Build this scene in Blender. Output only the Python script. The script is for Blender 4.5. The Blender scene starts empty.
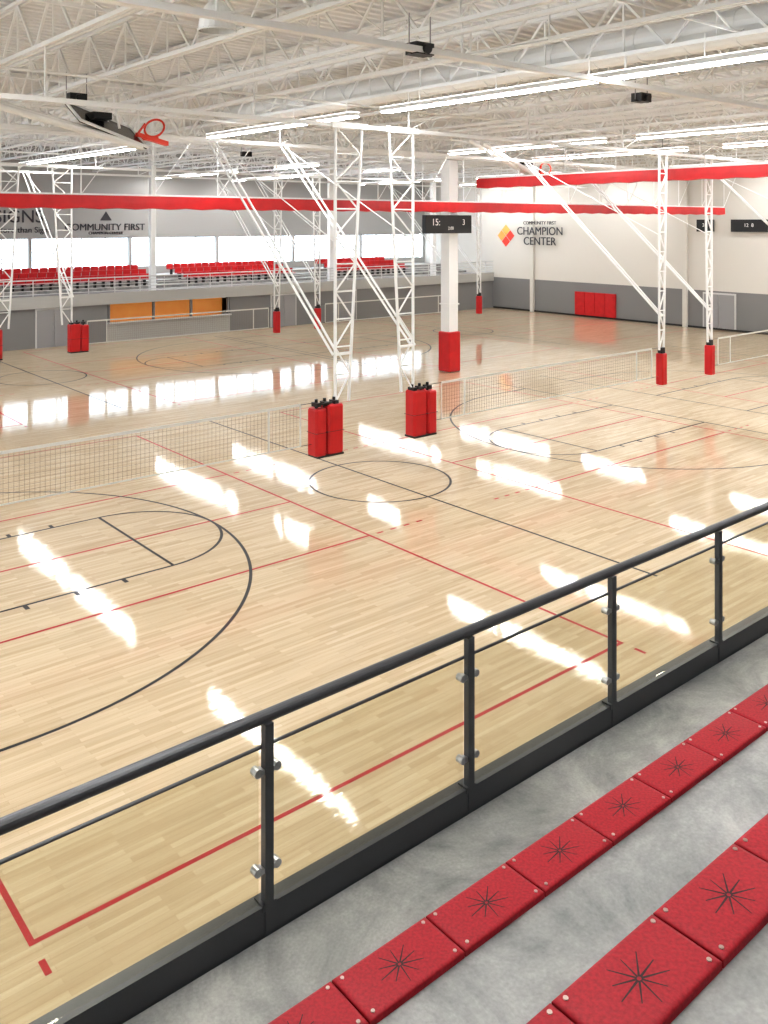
import bpy, math, random
from mathutils import Vector, Matrix
random.seed(4)
sc = bpy.context.scene

# ------------------------------------------------------------ materials
def mat(name, col, rough=0.5, metal=0.0, emit=None, es=0.0, noise=0.0, nscale=8.0, bump=0.0, coat=0.0, crough=.03, spec=.5):
    m = bpy.data.materials.new(name); m.use_nodes = True
    nt = m.node_tree; b = nt.nodes['Principled BSDF']
    b.inputs['Base Color'].default_value = (*col, 1)
    b.inputs['Roughness'].default_value = rough
    b.inputs['Metallic'].default_value = metal
    b.inputs['Coat Weight'].default_value = coat
    b.inputs['Coat Roughness'].default_value = crough
    b.inputs['Specular IOR Level'].default_value = spec
    if emit:
        b.inputs['Emission Color'].default_value = (*emit, 1)
        b.inputs['Emission Strength'].default_value = es
    if noise > 0 or bump > 0:
        tc = nt.nodes.new('ShaderNodeTexCoord')
        n = nt.nodes.new('ShaderNodeTexNoise'); n.inputs['Scale'].default_value = nscale
        n.inputs['Detail'].default_value = 6
        nt.links.new(tc.outputs['Object'], n.inputs['Vector'])
        if noise > 0:
            r = nt.nodes.new('ShaderNodeValToRGB')
            r.color_ramp.elements[0].position = .3; r.color_ramp.elements[1].position = .7
            r.color_ramp.elements[0].color = (*[c*(1-noise) for c in col], 1)
            r.color_ramp.elements[1].color = (*[min(1, c*(1+noise)) for c in col], 1)
            nt.links.new(n.outputs['Fac'], r.inputs['Fac'])
            nt.links.new(r.outputs['Color'], b.inputs['Base Color'])
        if bump > 0:
            bp = nt.nodes.new('ShaderNodeBump'); bp.inputs['Strength'].default_value = bump
            bp.inputs['Distance'].default_value = .01
            nt.links.new(n.outputs['Fac'], bp.inputs['Height'])
            nt.links.new(bp.outputs['Normal'], b.inputs['Normal'])
    return m

M_white = mat('white_steel', (.83,.84,.84), .45)
M_deck  = mat('deck_white', (.76,.77,.78), .6)
M_red   = mat('red_vinyl', (.52,.014,.018), .4, noise=.1, nscale=3)
M_redseat = mat('red_plastic', (.30,.008,.017), .55, noise=.22, nscale=90, bump=.12, spec=.3)
M_star  = mat('drain_hole_shade', (.03,.003,.004), .7)  # flat dark wedges, shade of the drain holes put into colour
M_black = mat('black_plastic', (.015,.015,.016), .4)
M_rail  = mat('charcoal_steel', (.07,.072,.077), .38, metal=.3)
M_clamp = mat('brushed_clamp', (.40,.40,.41), .35, metal=.9)
M_bolt  = mat('zinc_bolt', (.5,.4,.36), .35, metal=.9)
M_wallw = mat('wall_paint_white', (.66,.64,.60), .7)
M_wallg = mat('wall_paint_gray', (.22,.22,.225), .7)
M_wallm = mat('wall_paint_midgray', (.42,.42,.405), .7)
M_gray  = mat('gray_paint', (.30,.30,.31), .6)
M_orange= mat('orange_glow', (.85,.36,.09), .5, noise=.15, nscale=1.2, emit=(1,.4,.1), es=.2)  # weak emission stands in for light inside the opening; logo shares it
M_light = mat('lamp_emitter', (1,1,1), .5, emit=(1,.99,.98), es=56)
M_topfill    = mat('ceiling_fill_glow', (1,1,1), .5, emit=(1,1,1), es=3.5)  # added glow on the fixture tops, brightens the ceiling
M_lblk  = mat('line_black', (.008,.008,.009), .5, coat=.35, crough=.03)
M_lred  = mat('line_red', (.42,.008,.014), .5, coat=.35, crough=.03)
M_thread= mat('net_thread', (.24,.21,.17), .8)
M_tape  = mat('net_tape', (.66,.66,.62), .7)
M_frame = mat('window_frame', (.6,.6,.6), .5)
M_rim   = mat('rim_orange', (.75,.05,.02), .4)
M_txtd  = mat('sign_dark', (.05,.05,.06), .6)
M_txtr  = mat('sign_red', (.75,.06,.04), .6)
M_led   = mat('led_digits', (.5,.5,.5), .5, emit=(1,.9,.8), es=.35)
M_bb    = mat('backboard', (.03,.03,.035), .2)

def concrete():
    m = bpy.data.materials.new('concrete'); m.use_nodes = True
    nt = m.node_tree; b = nt.nodes['Principled BSDF']; L = nt.links
    tc = nt.nodes.new('ShaderNodeTexCoord')
    n1 = nt.nodes.new('ShaderNodeTexNoise'); n1.inputs['Scale'].default_value=1.7; n1.inputs['Detail'].default_value=12; n1.inputs['Roughness'].default_value=.72; n1.inputs['Distortion'].default_value=.5
    n2 = nt.nodes.new('ShaderNodeTexNoise'); n2.inputs['Scale'].default_value=70; n2.inputs['Detail'].default_value=4
    L.new(tc.outputs['Object'], n1.inputs['Vector']); L.new(tc.outputs['Object'], n2.inputs['Vector'])
    r = nt.nodes.new('ShaderNodeValToRGB')
    r.color_ramp.elements[0].position=.36; r.color_ramp.elements[0].color=(.16,.165,.165,1)
    r.color_ramp.elements[1].position=.64; r.color_ramp.elements[1].color=(.39,.385,.37,1)
    L.new(n1.outputs['Fac'], r.inputs['Fac'])
    mx = nt.nodes.new('ShaderNodeMixRGB'); mx.blend_type='OVERLAY'; mx.inputs['Fac'].default_value=.25
    L.new(r.outputs['Color'], mx.inputs['Color1']); L.new(n2.outputs['Fac'], mx.inputs['Color2'])
    L.new(mx.outputs['Color'], b.inputs['Base Color'])
    r2 = nt.nodes.new('ShaderNodeMapRange'); r2.inputs['To Min'].default_value=.25; r2.inputs['To Max'].default_value=.6
    L.new(n1.outputs['Fac'], r2.inputs['Value']); L.new(r2.outputs['Result'], b.inputs['Roughness'])
    bp = nt.nodes.new('ShaderNodeBump'); bp.inputs['Strength'].default_value=.15; bp.inputs['Distance'].default_value=.008
    L.new(n1.outputs['Fac'], bp.inputs['Height']); L.new(bp.outputs['Normal'], b.inputs['Normal'])
    return m
M_conc = concrete()

def wood():
    m = bpy.data.materials.new('maple_floor'); m.use_nodes = True
    nt = m.node_tree; b = nt.nodes['Principled BSDF']; L = nt.links
    tc = nt.nodes.new('ShaderNodeTexCoord')
    br = nt.nodes.new('ShaderNodeTexBrick')
    br.inputs['Scale'].default_value=1; br.inputs['Brick Width'].default_value=1.1; br.inputs['Row Height'].default_value=.085
    br.inputs['Mortar Size'].default_value=.0012; br.inputs['Bias'].default_value=0
    br.offset=.37; br.offset_frequency=2
    br.inputs['Color1'].default_value=(.67,.545,.375,1); br.inputs['Color2'].default_value=(.55,.425,.27,1)
    br.inputs['Mortar'].default_value=(.42,.30,.18,1)
    L.new(tc.outputs['Object'], br.inputs['Vector'])
    mp = nt.nodes.new('ShaderNodeMapping'); mp.inputs['Scale'].default_value=(.5,9,1)
    L.new(tc.outputs['Object'], mp.inputs['Vector'])
    n = nt.nodes.new('ShaderNodeTexNoise'); n.inputs['Scale'].default_value=1.5; n.inputs['Detail'].default_value=5
    L.new(mp.outputs['Vector'], n.inputs['Vector'])
    mx = nt.nodes.new('ShaderNodeMixRGB'); mx.blend_type='SOFT_LIGHT'; mx.inputs['Fac'].default_value=.5
    L.new(br.outputs['Color'], mx.inputs['Color1']); L.new(n.outputs['Fac'], mx.inputs['Color2'])
    L.new(mx.outputs['Color'], b.inputs['Base Color'])
    b.inputs['Roughness'].default_value=.45
    b.inputs['Specular IOR Level'].default_value=.12
    b.inputs['Coat Weight'].default_value=1; b.inputs['Coat Roughness'].default_value=.02; b.inputs['Coat IOR'].default_value=1.55
    mp2 = nt.nodes.new('ShaderNodeMapping'); mp2.inputs['Scale'].default_value=(.5,8,1)
    L.new(tc.outputs['Object'], mp2.inputs['Vector'])
    n2 = nt.nodes.new('ShaderNodeTexNoise'); n2.inputs['Scale'].default_value=2.4; n2.inputs['Detail'].default_value=4
    L.new(mp2.outputs['Vector'], n2.inputs['Vector'])
    bp = nt.nodes.new('ShaderNodeBump'); bp.inputs['Strength'].default_value=.14; bp.inputs['Distance'].default_value=.006
    L.new(n2.outputs['Fac'], bp.inputs['Height']); L.new(bp.outputs['Normal'], b.inputs['Coat Normal'])
    return m
M_wood = wood()

def glass(name, tint, f=.06):
    m = bpy.data.materials.new(name); m.use_nodes = True
    nt = m.node_tree; nt.nodes.clear(); L = nt.links
    o = nt.nodes.new('ShaderNodeOutputMaterial'); t = nt.nodes.new('ShaderNodeBsdfTransparent')
    g = nt.nodes.new('ShaderNodeBsdfGlossy'); mx = nt.nodes.new('ShaderNodeMixShader')
    t.inputs['Color'].default_value=(*tint,1); g.inputs['Roughness'].default_value=.02
    mx.inputs['Fac'].default_value=f
    L.new(t.outputs[0], mx.inputs[1]); L.new(g.outputs[0], mx.inputs[2]); L.new(mx.outputs[0], o.inputs['Surface'])
    return m
M_glass = glass('rail_glass', (.925,.92,.865), .045)
M_wglass = glass('window_glass', (.97,.99,1), .05)

# ------------------------------------------------------------ mesh builder
class MB:
    def __init__(s): s.v=[]; s.f=[]; s.m=[]; s.mats=[]
    def mi(s, m):
        if m not in s.mats: s.mats.append(m)
        return s.mats.index(m)
    def add(s, vs, fs, m):
        o=len(s.v); s.v+= [tuple(v) for v in vs]; i=s.mi(m)
        for f in fs: s.f.append(tuple(o+k for k in f)); s.m.append(i)
    def box(s, x0,y0,z0,x1,y1,z1, m):
        x0,x1=min(x0,x1),max(x0,x1); y0,y1=min(y0,y1),max(y0,y1); z0,z1=min(z0,z1),max(z0,z1)
        vs=[(x0,y0,z0),(x1,y0,z0),(x1,y1,z0),(x0,y1,z0),(x0,y0,z1),(x1,y0,z1),(x1,y1,z1),(x0,y1,z1)]
        s.add(vs,[(0,3,2,1),(4,5,6,7),(0,1,5,4),(1,2,6,5),(2,3,7,6),(3,0,4,7)],m)
    def pad(s,cx,cy,hx,hy,z0,z1,m,c=.05):
        out=[(-hx+c,-hy),(hx-c,-hy),(hx,-hy+c),(hx,hy-c),(hx-c,hy),(-hx+c,hy),(-hx,hy-c),(-hx,-hy+c)]
        lv=[(z0,.93),(z0+.03,1),(z1-.04,1),(z1,.9)]
        vs=[(cx+x*k,cy+y*k,z) for z,k in lv for x,y in out]; fs=[]
        for j in range(3):
            for i in range(8): fs.append((j*8+i,j*8+(i+1)%8,(j+1)*8+(i+1)%8,(j+1)*8+i))
        fs.append(tuple(range(7,-1,-1))); fs.append(tuple(range(24,32)))
        s.add(vs,fs,m)
    def strut(s, p,q,r,m,n=4,r2=None):
        p=Vector(p);q=Vector(q);d=(q-p)
        if d.length<1e-6: return
        d.normalize(); up=Vector((0,0,1)) if abs(d.z)<.95 else Vector((1,0,0))
        a=d.cross(up).normalized(); b=d.cross(a).normalized(); r2=r if r2 is None else r2
        vs=[]
        for base,rr in((p,r),(q,r2)):
            for k in range(n):
                t=2*math.pi*(k+.5)/n; vs.append(base+(a*math.cos(t)+b*math.sin(t))*rr)
        fs=[(k,(k+1)%n,n+(k+1)%n,n+k) for k in range(n)]
        fs.append(tuple(range(n-1,-1,-1))); fs.append(tuple(range(n,2*n)))
        s.add(vs,fs,m)
    def ring(s,c,R,r,m,n=20,a=Vector((1,0,0)),b=Vector((0,1,0))):
        pts=[Vector(c)+a*(R*math.cos(2*math.pi*k/n))+b*(R*math.sin(2*math.pi*k/n)) for k in range(n)]
        for k in range(n): s.strut(pts[k],pts[(k+1)%n],r,m,6)
    def quadbox(s,c,u,v,w,m):
        c=Vector(c); vs=[c+a*u+b*v+d*w for d in(-1,1) for a,b in((-1,-1),(1,-1),(1,1),(-1,1))]
        s.add(vs,[(0,3,2,1),(4,5,6,7),(0,1,5,4),(1,2,6,5),(2,3,7,6),(3,0,4,7)],m)
    def dome(s,c,R,h,m,n=20,k=6):
        vs=[];fs=[]
        for j in range(k+1):
            a=math.pi/2*j/k
            for i in range(n):
                t=2*math.pi*i/n; vs.append((c[0]+R*math.cos(a)*math.cos(t)+0.0001,c[1]+R*math.cos(a)*math.sin(t),c[2]+h*math.sin(a)))
        for j in range(k):
            for i in range(n): fs.append((j*n+i,j*n+(i+1)%n,(j+1)*n+(i+1)%n,(j+1)*n+i))
        s.add(vs,fs,m)
    def obj(s,name,bevel=0,smooth=False):
        me=bpy.data.meshes.new(name); me.from_pydata(s.v,[],s.f)
        for m in s.mats: me.materials.append(m)
        for p,i in zip(me.polygons,s.m): p.material_index=i; p.use_smooth=smooth
        me.update(); o=bpy.data.objects.new(name,me); sc.collection.objects.link(o)
        if bevel:
            b=o.modifiers.new('bevel','BEVEL'); b.width=bevel; b.segments=2; b.limit_method='ANGLE'
        return o

# dimensions
H=6.7
X0,X1=-14.0,51.5
YN,YF=-5.0,56.0
YB=48.0
ZR=11.4
NY=17.8; FY=38.9

# ------------------------------------------------------------ floor
b=MB(); b.box(X0,YN,-.2,X1,YF,0,M_wood); b.obj('floor')

def strip(b,x0,y0,x1,y1,w,z,m):
    p=Vector((x0,y0));q=Vector((x1,y1));d=(q-p).normalized();n=Vector((-d.y,d.x))*w/2
    vs=[(p.x-n.x,p.y-n.y,z),(q.x-n.x,q.y-n.y,z),(q.x+n.x,q.y+n.y,z),(p.x+n.x,p.y+n.y,z)]
    b.add(vs,[(0,1,2,3)],m)
def arc(b,cx,cy,R,a0,a1,w,z,m,n=96):
    vs=[];fs=[]
    for k in range(n+1):
        a=a0+(a1-a0)*k/n
        for r in (R-w/2,R+w/2): vs.append((cx+r*math.cos(a),cy+r*math.sin(a),z))
    for k in range(n): fs.append((2*k,2*k+1,2*k+3,2*k+2))
    b.add(vs,fs,m)
W=.062
br=MB(); bk=MB()
for cy,cxs in ((NY,(-7.2,7.42,22.0,36.6)),(FY,(5.2,19.9,33.0,45.6))):
    for cx in cxs:
        xa,xb=cx-4.6,cx+4.6; ya,yb=cy-9.35,cy+8.6
        if cy==FY: ya,yb=cy-8.6,cy+8.3
        z=.002
        strip(br,xa,ya,xb,ya,W,z,M_lred); strip(br,xa,yb,xb,yb,W,z,M_lred)
        strip(br,xa,ya-W/2,xa,yb+W/2,W,z+.0004,M_lred); strip(br,xb,ya-W/2,xb,yb+W/2,W,z+.0004,M_lred)
        for y in (cy-3,cy,cy+3):
            strip(br,xa,y,xb,y,W,z+.0008,M_lred)
            if y!=cy:
                for s in (-1,1):
                    for k in range(4):
                        xs=(xa if s<0 else xb)+s*(.2+.38*k); strip(br,xs,y,xs+s*.17,y,W,z,M_lred)
        for xx in (xa,xb): strip(br,xx,ya-.45,xx,ya-.25,W,z,M_lred)
for cy,cx in ((NY,14.8),(NY,-14.8+2),(NY,42.8),(FY,13.4),(FY,39.0)):
    z=.004
    strip(bk,cx,cy-8.2,cx,cy+9.1 if cy==NY else cy+8,W,z,M_lblk)
    if cx>X0+2: arc(bk,cx,cy,1.83,0,2*math.pi,W,z+.0004,M_lblk)
    for s in (-1,1):
        bx=cx+s*10.95; base=cx+s*12.6; ft=cx+s*6.76
        if base>X1-.2 or base<X0: continue
        if s<0: a0,a1=-math.pi/2,math.pi/2
        else: a0,a1=math.pi/2,3*math.pi/2
        arc(bk,bx,cy,6.02,a0,a1,W,z,M_lblk)
        for q in (-1,1):
            strip(bk,bx,cy+q*6.02,base,cy+q*6.02,W,z,M_lblk)
            strip(bk,base,cy+q*1.83,ft,cy+q*1.83,W,z,M_lblk)
            for k,d in enumerate((2.1,3.0,3.9,4.8)):
                xx=base-s*d; strip(bk,xx,cy+q*1.83,xx,cy+q*2.03,W*1.3,z+.0004,M_lblk)
        strip(bk,ft,cy-1.83,ft,cy+1.83,W,z+.0008,M_lblk)
        arc(bk,ft,cy,1.83,a0,a1,W,z+.0012,M_lblk)
        strip(bk,base,cy-7.6,base,cy+7.6,W,z,M_lblk)
br.obj('court_marking_red'); bk.obj('court_marking_black')

# ------------------------------------------------------------ walls
b=MB()
b.box(X1,YN,0,X1+.3,YF,2.4,M_wallg); b.box(X1,YN,2.4,X1+.3,YF,ZR+.3,M_wallw)
b.obj('wall_end')
b=MB(); b.box(X1-.04,YN,0,X1,YB,.12,M_black); b.obj('baseboard_end')
zw0,zw1=3.7,5.7
wn=0
def winwall(name,axis,c0,c1,pos,thick,m):
    """wall with continuous clerestory band; axis 'x' = runs along X at y=pos"""
    global wn
    b=MB()
    def bx(B,a0,a1,d0,d1,z0,z1,mm):
        if axis=='x': B.box(a0,pos+d0,z0,a1,pos+d1,z1,mm)
        else: B.box(pos+d0,a0,z0,pos+d1,a1,z1,mm)
    bx(b,c0,c1,0,thick,0,zw0,m); bx(b,c0,c1,0,thick,zw1,ZR+.3,m)
    x=c0
    while x<c1-1:
        bx(b,x,x+.2,0,thick,zw0,zw1,m)
        a,c=x+.2,min(x+6.5,c1-.2)
        w=MB(); t=thick*.4
        bx(w,a,c,t,t+.08,zw0,zw0+.06,M_frame); bx(w,a,c,t,t+.08,zw1-.06,zw1,M_frame)
        for k in range(5):
            xx=a+(c-a)*k/4; bx(w,max(a,xx-.03),min(c,xx+.03),t,t+.08,zw0,zw1,M_frame)
        bx(w,a,c,t+.03,t+.04,zw0,zw1,M_wglass)
        wn+=1; w.obj('window_%d'%wn)
        x+=6.5
    bx(b,c1-.2,c1,0,thick,zw0,zw1,m)
    b.obj(name)
winwall('wall_far','x',X0,X1,YF,.3,M_wallm)
zw0,zw1=4.3,7.2
winwall('wall_left','y',YN,YF,X0-.3,.3,M_wallm)  # windows in this unseen wall are added to bring light from the left
b=MB(); b.box(X0,YN-.3,0,X1,YN,ZR+.3,M_wallw); b.obj('wall_near')

# ------------------------------------------------------------ ceiling deck (ribbed)
b=MB(); vs=[];fs=[]; y=YN; pts=[]
while y<YF:
    pts+=[(y,ZR),(y+.14,ZR),(y+.18,ZR+.08),(y+.32,ZR+.08)]; y+=.36
for (yy,zz) in pts: vs+=[(X0,yy,zz),(X1,yy,zz)]
for k in range(len(pts)-1): fs.append((2*k,2*k+1,2*k+3,2*k+2))
b.add(vs,fs,M_deck); b.box(X0,YN,ZR+.1,X1,YF,ZR+.3,M_deck)
b.obj('ceiling')

b=MB(); zt,zb=ZR-.06,ZR-1.25
x=X0+1
jx=[]
while x<X1:
    jx.append(x)
    for xx in (x-.06,x+.06):
        b.box(xx-.035,YN,zt-.07,xx+.035,YF,zt,M_white); b.box(xx-.035,YN,zb,xx+.035,YF,zb+.08,M_white)
    y=YN+.3; k=0; st=1.05
    while y+st<YF:
        a,c=(zb+.03,zt-.03) if k%2==0 else (zt-.03,zb+.03)
        b.strut((x,y,a),(x,y+st,c),.034,M_white)
        if k%2==0: b.strut((x,y+st,zt-.03),(x,y+st,zb+.03),.024,M_white)
        y+=st; k+=1
    x+=2.4
b.obj('roof_joists')
b=MB()
for y in (2,8.5,14.5,22.5,34,41,47,52):
    b.strut((X0+.05,y,zb+.1),(X1-.05,y,zb+.1),.03,M_white); b.strut((X0+.05,y+.1,zt-.1),(X1-.05,y+.1,zt-.1),.03,M_white)
    for i in range(len(jx)-1):
        b.strut((jx[i],y,zb+.1),(jx[i+1],y+.1,zt-.1),.02,M_white)
        b.strut((jx[i],y,zt-.1),(jx[i+1],y+.1,zb+.1),.02,M_white)
b.obj('joist_bridging')
for yg in (28.8,):
    b=MB(); g0=ZR-1.9
    for yy in (yg-.12,yg+.12):
        b.box(X0+.02,yy-.05,zt-.12,X1-.02,yy+.05,zt,M_white); b.box(X0+.02,yy-.05,g0,X1-.02,yy+.05,g0+.12,M_white)
    x=X0+.1; k=0
    while x+1.2<=X1:
        a,c=(g0+.06,zt-.06) if k%2==0 else (zt-.06,g0+.06)
        b.strut((x,yg,a),(x+1.2,yg,c),.05,M_white); b.strut((x+1.2,yg,g0),(x+1.2,yg,zt),.035,M_white)
        x+=1.2;k+=1
    b.obj('girder_truss')
b=MB()
for y,z in ((NY,9.15),(24.0,9.2),(FY,9.15),(45.0,9.2),(11.0,9.6)):
    b.box(X0+.02,y-.06,z-.08,X1-.05,y+.06,z+.02,M_white)
    x=X0+1.0
    while x<X1-2.5:
        b.strut((x,y,z),(x,y,zb+.02),.025,M_white); b.strut((x,y,z),(x+2.3,y,zb+.02),.02,M_white); x+=4.8
b.obj('equipment_support_beams')
b=MB()
for y in (5.5,13.0,20,26,31.5,37,43.5): b.strut((X0+.05,y,zb-.12),(X1-.05,y,zb-.12),.035,M_white,6)
for x in (1.2,10.8,22.5,36,46): b.strut((x,YN+.05,zb-.2),(x,YF-.05,zb-.2),.05,M_white,6)
b.obj('sprinkler_pipes')
b=MB(); b.strut((16.3,YN,10.45),(16.3,28,10.45),.36,M_white,20)
for k in range(30): b.strut((16.3,YN+.5+k*1.1,10.45),(16.3,YN+.56+k*1.1,10.45),.375,M_white,20)
b.strut((40,31,10.45),(40,55,10.45),.36,M_white,20)
b.obj('ventilation_duct')

# ------------------------------------------------------------ strip lights (plus added top glow to brighten the ceiling)
LZ=9.6
def lamp(x,ya,yb):
    b=MB(); b.box(x-.17,ya,LZ,x+.17,yb,LZ+.1,M_white)
    b.box(x-.12,ya+.02,LZ-.03,x+.12,yb-.02,LZ-.001,M_light)
    b.box(x-.15,ya+.02,LZ+.101,x+.15,yb-.02,LZ+.12,M_topfill)  # added glow strip on top of the housing, fills the ceiling
    y=ya+.4
    while y<yb:
        b.strut((x,y,LZ+.1),(x,y,zb+.03),.012,M_white); y+=2.6
    b.obj('strip_light')
for x,segs in ((-8.5,((0,18),(19.2,27.5),(34,47))),(3.4,((-2,18),(19.2,27.5),(34,47))),(15.1,((-2,18),(19.2,27.3),(33.5,47))),  # first two rows are out of view, added as fill light
               (26.6,((-2,10),(12,18),(19.4,27.3),(37,40.8),(45,55.3))),(32.3,((-2,18),(19.6,27.6),(37.2,40.2),(45,55))),
               (42.9,((-2,18),(19.6,27),(34.5,41.5),(45,54))),(49.4,((0,18),(20,27),(33,37.8),(40.8,49.5)))):
    for a,c in segs: lamp(x,a,c)

# ------------------------------------------------------------ divider curtains (rolled up)
def curtain(p,q,z0,z1):
    b=MB(); p=Vector(p);q=Vector(q); L=(q-p).length; n=int(L/1.2); d=(q-p)/n; s=Vector((-(q-p).y,(q-p).x)).normalized()
    prof=[(0,z1),(.07,z1-.01),(.08,(z0+z1)/2),(.08,z0+.02),(0,z0),(-.08,z0+.02),(-.08,(z0+z1)/2),(-.07,z1-.01)]
    vs=[];fs=[];m=len(prof)
    for k in range(2*n+1):
        c=p+d*(k/2); sag=-.04 if k%2 else 0
        for (o,z) in prof: vs.append((c.x+s.x*o,c.y+s.y*o,z+sag*(1 if z<(z0+z1)/2+.01 else 0)))
    for k in range(2*n):
        for j in range(m): fs.append((k*m+j,k*m+(j+1)%m,(k+1)*m+(j+1)%m,(k+1)*m+j))
    b.add(vs,fs,M_red)
    for k in range(0,n+1,2):
        c=p+d*k; b.strut((c.x,c.y,z1-.02),(c.x,c.y,zb+.02),.02,M_white)
        b.strut((c.x,c.y,z1+.02),(c.x+(d.x)*1.6,c.y+d.y*1.6,zb+.02),.015,M_white)
    b.strut((p.x,p.y,z1+.03),(q.x,q.y,z1+.03),.04,M_white)
    b.obj('divider_curtain')
curtain((X0+.5,27.6),(X1-2,27.6),7.14,7.55)
curtain((29.3,YN+1),(29.3,28.3),8.24,8.66)

# ------------------------------------------------------------ columns
def column(x,y,pad=True,w=.3,base=0):
    b=MB()
    b.box(x-w,y-w,base,x+w,y+w,9.45 if pad else ZR-.06,M_white)
    b.box(x-w-.05,y-w-.05,3.0,x+w+.05,y+w+.05,3.06,M_white)
    if pad: b.pad(x,y,w+.1,w+.1,.03,1.8,M_red,.06)
    b.obj('padded_column' if pad else 'steel_column')
column(28.0,28.8,w=.27)
column(4.0,28.8,w=.27)
for x in (-9,3.5,23.6,36.8,46.5): column(x,49.6,False,.16,2.61)

def digits(parent,txt,loc,rz,size,m,name='digits',ext=.005):
    c=bpy.data.curves.new(name,'FONT'); c.body=txt; c.size=size; c.extrude=ext; c.align_x='CENTER'; c.align_y='CENTER'
    o=bpy.data.objects.new(name,c); c.materials.append(m); o.location=loc; o.rotation_euler=(math.pi/2,0,rz)
    sc.collection.objects.link(o)
    if parent: o.parent=parent
    return o
b=MB()
b.box(26.0,28.2,6.2,28.8,28.42,7.0,M_black); b.box(27.3,28.42,6.5,28.6,28.53,6.85,M_gray)
sb=b.obj('scoreboard')
digits(sb,'15:',(26.6,28.19,6.68),0,.42,M_led); digits(sb,'3',(28.3,28.19,6.68),0,.36,M_led); digits(sb,'2:00',(27.5,28.19,6.42),0,.2,M_led)
for y,w in ((27.0,1.15),(29.9,.55)):
    b=MB(); b.box(X1-.2,y-w,6.1,X1-.01,y+w,6.85,M_black); s2=b.obj('scoreboard')
    digits(s2,'12  8' if w>1 else '24',(X1-.21,y,6.5),-math.pi/2,.3,M_led)

# ------------------------------------------------------------ suspended volleyball system
def mast(b,x,y,side,pads,by):
    zt_,zb_=9.1,2.2
    wt,wb=(.85,.42) if pads==2 else (.46,.28)
    off=0 if pads==2 else side*.14
    def P(s,z):
        t=(z-zb_)/(zt_-zb_); return Vector((x+off-side*s*(wb+(wt-wb)*t),y,z))
    for s in (0,1): b.strut(P(s,zt_),P(s,zb_),.042,M_white,8)
    n=10
    for k in range(n):
        za=zt_-(zt_-zb_)*k/n; zc=zt_-(zt_-zb_)*(k+1)/n
        s=1 if k%2 else 0
        b.strut(P(s,za),P(1-s,zc),.026,M_white,6); b.strut(P(0,za),P(1,za),.02,M_white,6)
    a,c=P(0,zt_).x,P(1,zt_).x
    b.box(min(a,c)-.15,y-.08,zt_-.05,max(a,c)+.15,y+.08,zt_+.1,M_white)
    for s in (-.12,.12): b.strut((x+s,by,9.12),(x+s*.6,y,3.4),.034,M_white,8)
    b.strut((x,by,9.12),(x,y,6.2),.018,M_white,6)
    b.strut(P(0,3.4),P(1,3.4),.04,M_white,6)
    if pads==2:
        px=x+side*.28
        for dx,w,dz in ((-.27,.17,0),(.17,.24,.06)):
            dx*= -side if side>0 else 1
            b.pad(px+dx,y,w,.2,1.0,2.14+dz,M_red,.05)
            b.box(px+dx-w-.004,y-.204,1.55,px+dx+w+.004,y+.204,1.56,M_black)
        for dx in (-.3,-.05,.24):
            b.strut((px+dx,y,2.12),(px+dx,y,2.36),.04,M_black,10)
            b.box(px+dx-.06,y-.12,2.18,px+dx+.06,y+.12,2.28,M_black)
        b.strut((px-.3,y-.22,2.27),(px+.02,y-.2,2.27),.025,M_black,8)
        b.strut((x,y,2.2),(x,y,1.9),.06,M_white,8)
        b.box(px-.40,y-.2,.95,px+.40,y+.2,1.0,M_black)
    else:
        b.pad(x,y,.15,.15,.98,2.08,M_red,.04); b.box(x-.09,y-.09,2.08,x+.09,y+.09,2.28,M_black)
for x,y,s,p in ((13.35,NY,-1,2),(15.95,NY,1,2),(27.7,NY,-1,1),(30.9,NY,1,1),(42.3,NY,-1,1),(1.6,NY,1,2),
                (11.6,FY,-1,2),(14.7,FY,1,2),(25.4,FY,-1,1),(28.0,FY,1,1),(38.2,FY,-1,1),(40.4,FY,1,1)):
    b=MB(); mast(b,x,y,s,p,24.0 if y==NY else 45.0); b.obj('volleyball_post_ceiling_mounted')

def net(xa,xb,y,zt_=2.28):
    b=MB(); z0=zt_-1.0; n=int((xb-xa)/.1)
    for k in range(n+1):
        xx=xa+(xb-xa)*k/n; b.strut((xx,y,z0),(xx,y,zt_),.003,M_thread,3)
    for k in range(11): b.strut((xa,y,z0+k*.1),(xb,y,z0+k*.1),.003,M_thread,3)
    b.box(xa,y-.008,zt_-.03,xb,y+.008,zt_+.03,M_tape); b.box(xa,y-.006,z0-.015,xb,y+.006,z0+.015,M_tape)
    for xx in (xa+.9,xb-.9): b.box(xx-.02,y-.012,z0,xx+.02,y+.012,zt_,M_tape)
    for xx in (xa,xb): b.box(xx-.015,y-.012,z0,xx+.015,y+.012,zt_,M_tape)
    for s,xx in ((-1,xa),(1,xb)):
        for z in (zt_,z0): b.strut((xx,y,z),(xx+s*.4,y,z-.0),.008,M_black,4)
    b.obj('volleyball_net')
net(2.2,12.3,NY); net(17.0,27.1,NY); net(31.5,41.8,NY); net(15.4,24.9,FY); net(28.5,37.8,FY); net(.5,10.8,FY)

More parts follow.
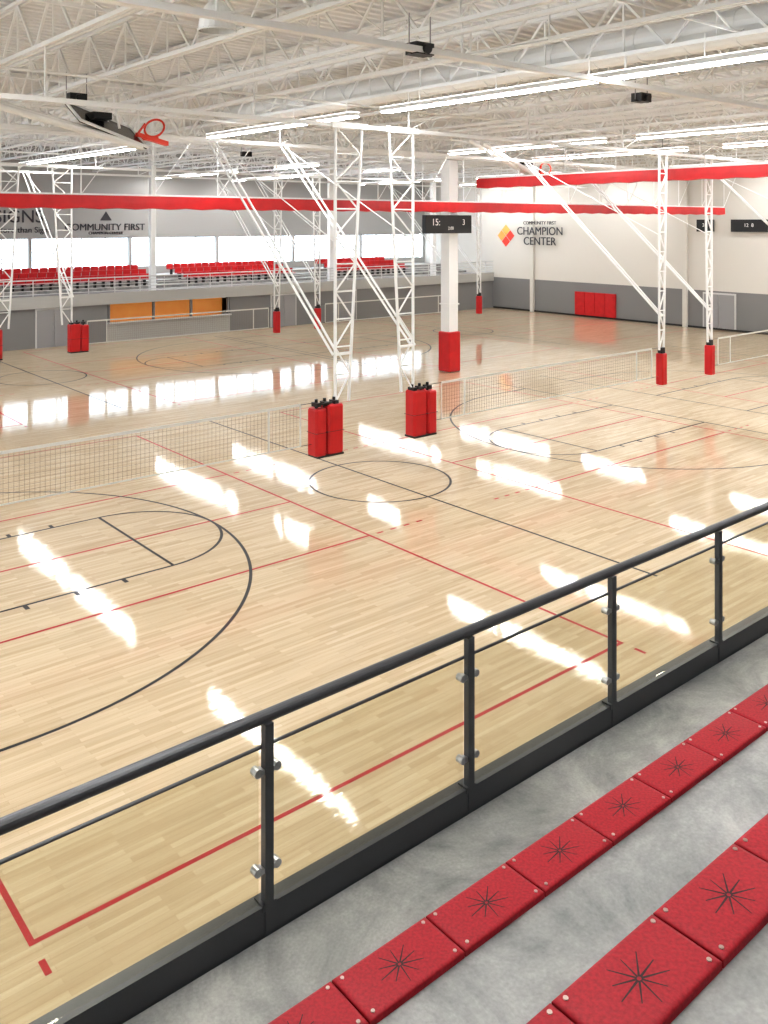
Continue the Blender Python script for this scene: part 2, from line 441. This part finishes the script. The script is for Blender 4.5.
# ------------------------------------------------------------ folded basketball goals
def goal(C,mirror=1):
    C=Vector(C); b=MB()
    u=Vector((.92,0,-.30)); v=Vector((0,.55,.30)); w=u.cross(v).normalized()*.035
    b.quadbox(C,u,v,w,M_bb)
    for a,c in (((-1,-1),(1,-1)),((1,-1),(1,1)),((1,1),(-1,1)),((-1,1),(-1,-1))):
        b.strut(C+u*a[0]+v*a[1]+w,C+u*c[0]+v*c[1]+w,.04,M_white,6)
    b.quadbox(C-w*2+v*.1,u*.5,v*.08,w,M_gray); b.quadbox(C-w*2-u*.4,u*.05,v*.6,w,M_gray)
    R=C+u*1.3+Vector((.25,.1,.42))
    b.ring(R,.28,.03,M_rim,22,Vector((.9,-.3,.3)).normalized(),Vector((.1,.5,.9)).normalized())
    b.strut(R+Vector((.1,0,-.28)),C+u*1.0,.05,M_rim,6); b.strut(R+Vector((-.28,0,.1)),C+u*.9,.035,M_rim,6)
    b.quadbox(C+u*1.12+Vector((.3,0,.04)),Vector((.45,0,-.10)),Vector((0,.1,0)),Vector((0,0,.06)),M_rim)
    A=Vector((C.x-5.6,C.y-2.2,9.75))
    for s in (-.45,.3):
        o=Vector((0,s,-.05 if s<0 else .15))
        b.strut(C+o+u*.9+Vector((0,0,-.25)),A+o,.09,M_white,10)
        b.strut(C+o+u*.2,(C.x,C.y+s,zb+.05),.035,M_white,8)
        b.strut(A+o,(A.x,A.y+s,zb+.05),.045,M_white,8)
        b.strut(C+o+Vector((-2.4,-.9,.25)),(C.x+.4,C.y+s,zb+.05),.03,M_white,8)
    b.box(C.x-.5,C.y-.4,C.z+.12,C.x,C.y+.4,C.z+.3,M_black)
    b.obj('basketball_goal_folded')
goal((9.7,23.2,9.3)); goal((30.3,26.3,9.1)); goal((9.0,44,9.3))

b=MB(); b.dome((7.1,12.6,9.75),.3,.5,M_white); b.strut((7.1,12.6,10.25),(7.1,12.6,zb+.9),.05,M_white,8); b.ring((7.1,12.6,9.75),.3,.02,M_white); b.obj('ceiling_diffuser')
for x,y in ((10.1,11.1),(18,12.1),(7.9,20.6),(33,21),(20,33)):
    b=MB(); b.box(x-.2,y-.14,9.5,x+.2,y+.14,9.7,M_black); b.strut((x,y-.14,9.6),(x,y-.22,9.58),.085,M_black,14)
    for s in (-.24,.24): b.strut((x+s,y,9.5),(x+s,y,zb+.03),.012,M_gray,6)
    b.box(x-.26,y-.03,9.5,x+.26,y+.03,9.54,M_black)
    b.obj('ceiling_speaker')

# ------------------------------------------------------------ far balcony
b=MB()
b.box(X0+.01,YB,2.2,X1-.01,YF-.01,2.6,M_gray); b.box(X0+.01,YB-.06,2.1,X1-.05,YB,2.75,M_wallm)
for k in range(3): b.box(X0+.01,51.0+k*1.2,2.6,X1-.01,YF-.01,2.6+.22*(k+1),M_conc)
b.obj('balcony_far')
b=MB(); b.box(X0,YB+.1,0,20.2,YB+.3,2.19,M_wallg); b.box(28.0,YB+.1,0,X1-.01,YB+.3,2.19,M_wallg)
b.box(20.2,YB+.1,0,28,YB+.3,1.0,M_wallm)
b.obj('wall_under_balcony')
b=MB(); b.box(20.25,YB+1.0,0,27.95,YB+1.1,2.18,M_orange)
for x in (20.3,23,25.4,27.9): b.box(x-.05,YB+.1,1.01,x+.05,YB+.3,2.18,M_wallg)
b.box(20.2,YB-.1,1.0,28,YB+.09,1.08,M_frame)
b.obj('concession_opening')
b=MB()
b.strut((X0+.01,YB+.05,3.6),(X1-.05,YB+.05,3.6),.035,M_frame,8)
for k in range(4): b.strut((X0+.01,YB+.05,2.85+k*.19),(X1-.05,YB+.05,2.85+k*.19),.02,M_frame,6)
x=X0+.1
while x<X1: b.strut((x,YB+.05,2.7),(x,YB+.05,3.6),.03,M_frame,6); x+=1.5
b.obj('balcony_railing')
b=MB()
for xa,xb in ((-6,3),(4.5,13.5),(15.3,24.3),(26.6,34.6),(38.5,45.2)):
    for r in range(3):
        y=51.0+r*1.2; z=2.83+r*.22; x=xa
        while x<xb:
            b.box(x,y,z+.35,x+.46,y+.42,z+.42,M_red); b.box(x,y+.4,z+.38,x+.46,y+.48,z+.70,M_red)
            b.box(x+.17,y+.1,z,x+.27,y+.3,z+.36,M_black); x+=.52
b.obj('stadium_seat_rows')
def door(x0,x1,name):
    b=MB(); b.box(x0-.08,YB+.04,0,x1+.08,YB+.095,2.08,M_frame); b.box(x0,YB+.0,0.01,(x0+x1)/2-.01,YB+.04,2.0,M_gray); b.box((x0+x1)/2+.01,YB,.01,x1,YB+.04,2.0,M_gray)
    b.strut(((x0+x1)/2-.08,YB-.03,.9),((x0+x1)/2-.08,YB-.03,1.15),.02,M_clamp,6); b.obj(name)
door(16.3,18.1,'door_1'); door(31,32.8,'door_2'); door(36,37.8,'door_3')
b=MB()
for k in range(4): b.box(X1-.16,36.6+k*.86,.13,X1-.01,36.6+k*.86+.83,1.75,M_red)
b.obj('wall_crash_pad')
b=MB()
b.box(X1-.06,27.9,0.12,X1-.01,30.1,2.3,M_frame); b.box(X1-.1,28.0,.13,X1-.06,28.98,2.2,M_gray); b.box(X1-.1,29.02,.13,X1-.06,30.0,2.2,M_gray)
b.obj('door_4')
b=MB()
for y in (31.3,44,20): b.box(X1-.2,y-.15,0,X1-.001,y+.15,ZR-.06,M_wallw)
b.obj('trim_1')

def sign(name,parts):
    e=bpy.data.objects.new(name,None); sc.collection.objects.link(e)
    for i,(t,loc,rz,s,m) in enumerate(parts): digits(e,t,loc,rz,s,m,'lettering_%d'%(i+1),.02)
    return e
xs=X1-.03
e=sign('wall_sign_lettering',[('CHAMPION',(xs-.2,43.2,6.0),-math.pi/2,.84,M_txtd),('CENTER',(xs-.2,43.2,5.25),-math.pi/2,.84,M_txtd),('COMMUNITY FIRST',(xs-.2,43.2,6.62),-math.pi/2,.36,M_txtd)])
b=MB()
for dy,dz,m in ((0,0,M_txtr),(.45,.45,M_orange),(-.45,.45,M_txtr),(0,.9,M_orange)):
    c=(46.7+dy,5.2+dz); r=.42
    b.add([(xs,c[0]-r,c[1]),(xs,c[0],c[1]-r),(xs,c[0]+r,c[1]),(xs,c[0],c[1]+r)],[(0,1,2,3)],m)
o=b.obj('diamond_logo'); o.parent=e
yf=YF-.03
e2=sign('sponsor_sign_lettering',[('COMMUNITY FIRST',(23.4,yf,6.35),0,.62,M_txtd),('CHAMPION CENTER',(23.4,yf,5.98),0,.25,M_txtd)])
e3=sign('sponsor_sign_lettering',[('SIGNS',(17.9,yf,7.0),0,1.1,M_txtd),('More than Signs',(18.2,yf,6.2),0,.5,M_txtd)])
b=MB(); b.add([(23.0,yf,6.8),(23.8,yf,6.8),(23.4,yf,7.4)],[(0,1,2)],M_txtd); o=b.obj('triangle_logo'); o.parent=e2

# ------------------------------------------------------------ near bleachers
YR=3.26; ZW=3.67
XA,XB=-8.0,40.0
b=MB()
b.box(XA,YN+.01,ZW-.35,XB,YR-.035,ZW,M_conc)
b.box(XA,YN+.01,0,XB,YR-.4,ZW-.35,M_conc)
rows=[(2.30,4.26),(1.335,4.89),(.36,5.5)]
prev=ZW
for (y,z) in rows[:3]:
    b.box(XA,YN+.01,prev,XB,y,z,M_conc); prev=z
o=b.obj('bleacher_concrete',bevel=.012)

def seat_mesh():
    w,d=.403,.195
    b=MB()
    t=.025
    us=[0,.012,.04,.5,.96,.988,1]; vv=[0,.02,.07,.5,.93,.98,1]
    h={0:-.006,1:-.0015,2:0,3:0,4:0,5:-.0015,6:-.006}
    vs=[];fs=[]
    for j,v in enumerate(vv):
        for i,u in enumerate(us): vs.append((u*w,-v*d,min(h[i],h[j])))
    N=7
    for j in range(6):
        for i in range(6): fs.append((j*N+i,(j+1)*N+i,(j+1)*N+i+1,j*N+i+1))
    loop=[i for i in range(N)]+[j*N+6 for j in range(1,7)]+[6*N+i for i in range(5,-1,-1)]+[j*N for j in range(5,0,-1)]
    off=len(vs); vs+=[(vs[k][0],vs[k][1],-t) for k in loop]; n=len(loop)
    b.add(vs,fs+[(loop[k],loop[(k+1)%n],off+(k+1)%n,off+k) for k in range(n)],M_redseat)
    nf=len(fs)
    cx,cy=w*.5,-d*.5
    for k in range(10):
        a=math.pi*k/5+.15; R=(.086 if k%2 else .074)
        dx,dy=math.cos(a),math.sin(a)*.84; px,py=-dy,dx
        r0=.006
        b.add([(cx+dx*r0+px*.0032,cy+dy*r0+py*.0032,.0006),(cx+dx*r0-px*.0032,cy+dy*r0-py*.0032,.0006),
               (cx+dx*R-px*.0014,cy+dy*R-py*.0014,.0006),(cx+dx*R+px*.0014,cy+dy*R+py*.0014,.0006)],[(0,1,2,3)],M_star)
    for ux in (.026,w-.026):
        for uy in (-.020,-d+.020):
            b.strut((ux,uy,-.006),(ux,uy,.0025),.0065,M_bolt,12)
    me=bpy.data.meshes.new('seat_pad'); me.from_pydata(b.v,[],b.f)
    for m in b.mats: me.materials.append(m)
    for q,(p,i) in enumerate(zip(me.polygons,b.m)): p.material_index=i; p.use_smooth=(q<nf)
    me.update(); return me
sm=seat_mesh()
def seatrow(y,z,phase):
    k=math.floor((-2-phase)/.408)
    while phase+k*.408<14:
        o=bpy.data.objects.new('bleacher_seat_pad',sm); o.location=(phase+k*.408+.0025,y,z); sc.collection.objects.link(o); k+=1
seatrow(2.288,4.2855,2.108); seatrow(1.322,4.9155,2.017)

# ------------------------------------------------------------ near glass railing
b=MB()
zr=4.58
b.strut((XA,YR,zr),(20,YR,zr),.027,M_rail,16)
b.strut((XA,YR+.0,zr-.125),(20,YR,zr-.125),.008,M_rail,8)
b.box(XA,YR-.03,ZW-.02,20,YR+.03,ZW+.12,M_rail)
b.box(XA,YR+.03,ZW-.40,20,YR+.05,ZW+.12,M_rail)
px=[2.07+1.225*k for k in range(-8,14)]
for x in px:
    b.box(x-.021,YR-.035,ZW-.05,x+.021,YR+.0,zr-.02,M_rail)
    b.box(x-.035,YR-.034,ZW+.10,x+.035,YR+.03,ZW+.13,M_rail)
    for z in (ZW+.27,zr-.22):
        for s in (-1,1):
            b.box(x+s*.021,YR-.03,z-.010,x+s*.036,YR+.01,z+.010,M_clamp)
            b.strut((x+s*.048,YR-.026,z),(x+s*.048,YR+.014,z),.019,M_clamp,14)
o=b.obj('glass_guard_railing')
g=MB()
for i in range(len(px)-1): g.box(px[i]+.04,YR-.011,ZW+.125,px[i+1]-.04,YR-.001,zr-.125,M_glass)
go=g.obj('glass_panels'); go.parent=o

# ------------------------------------------------------------ world & camera
w=bpy.data.worlds.new('World'); sc.world=w; w.use_nodes=True
bg=w.node_tree.nodes['Background']; bg.inputs['Color'].default_value=(.84,.92,1,1); bg.inputs['Strength'].default_value=7.0

cam=bpy.data.cameras.new('camera'); co=bpy.data.objects.new('camera',cam); sc.collection.objects.link(co)
co.location=(0,0,H); co.rotation_euler=(math.pi/2,0,math.radians(-40))
cam.sensor_fit='HORIZONTAL'; cam.sensor_width=36; cam.lens=892/768*36; cam.shift_y=-290/768
cam.clip_end=300; cam.clip_start=.05
sc.camera=co
sc.view_settings.view_transform='Standard'
for lk in ('Medium High Contrast','High Contrast'):
    try:
        sc.view_settings.look=lk; break
    except Exception as ex: print(ex)
sc.view_settings.exposure=-0.30
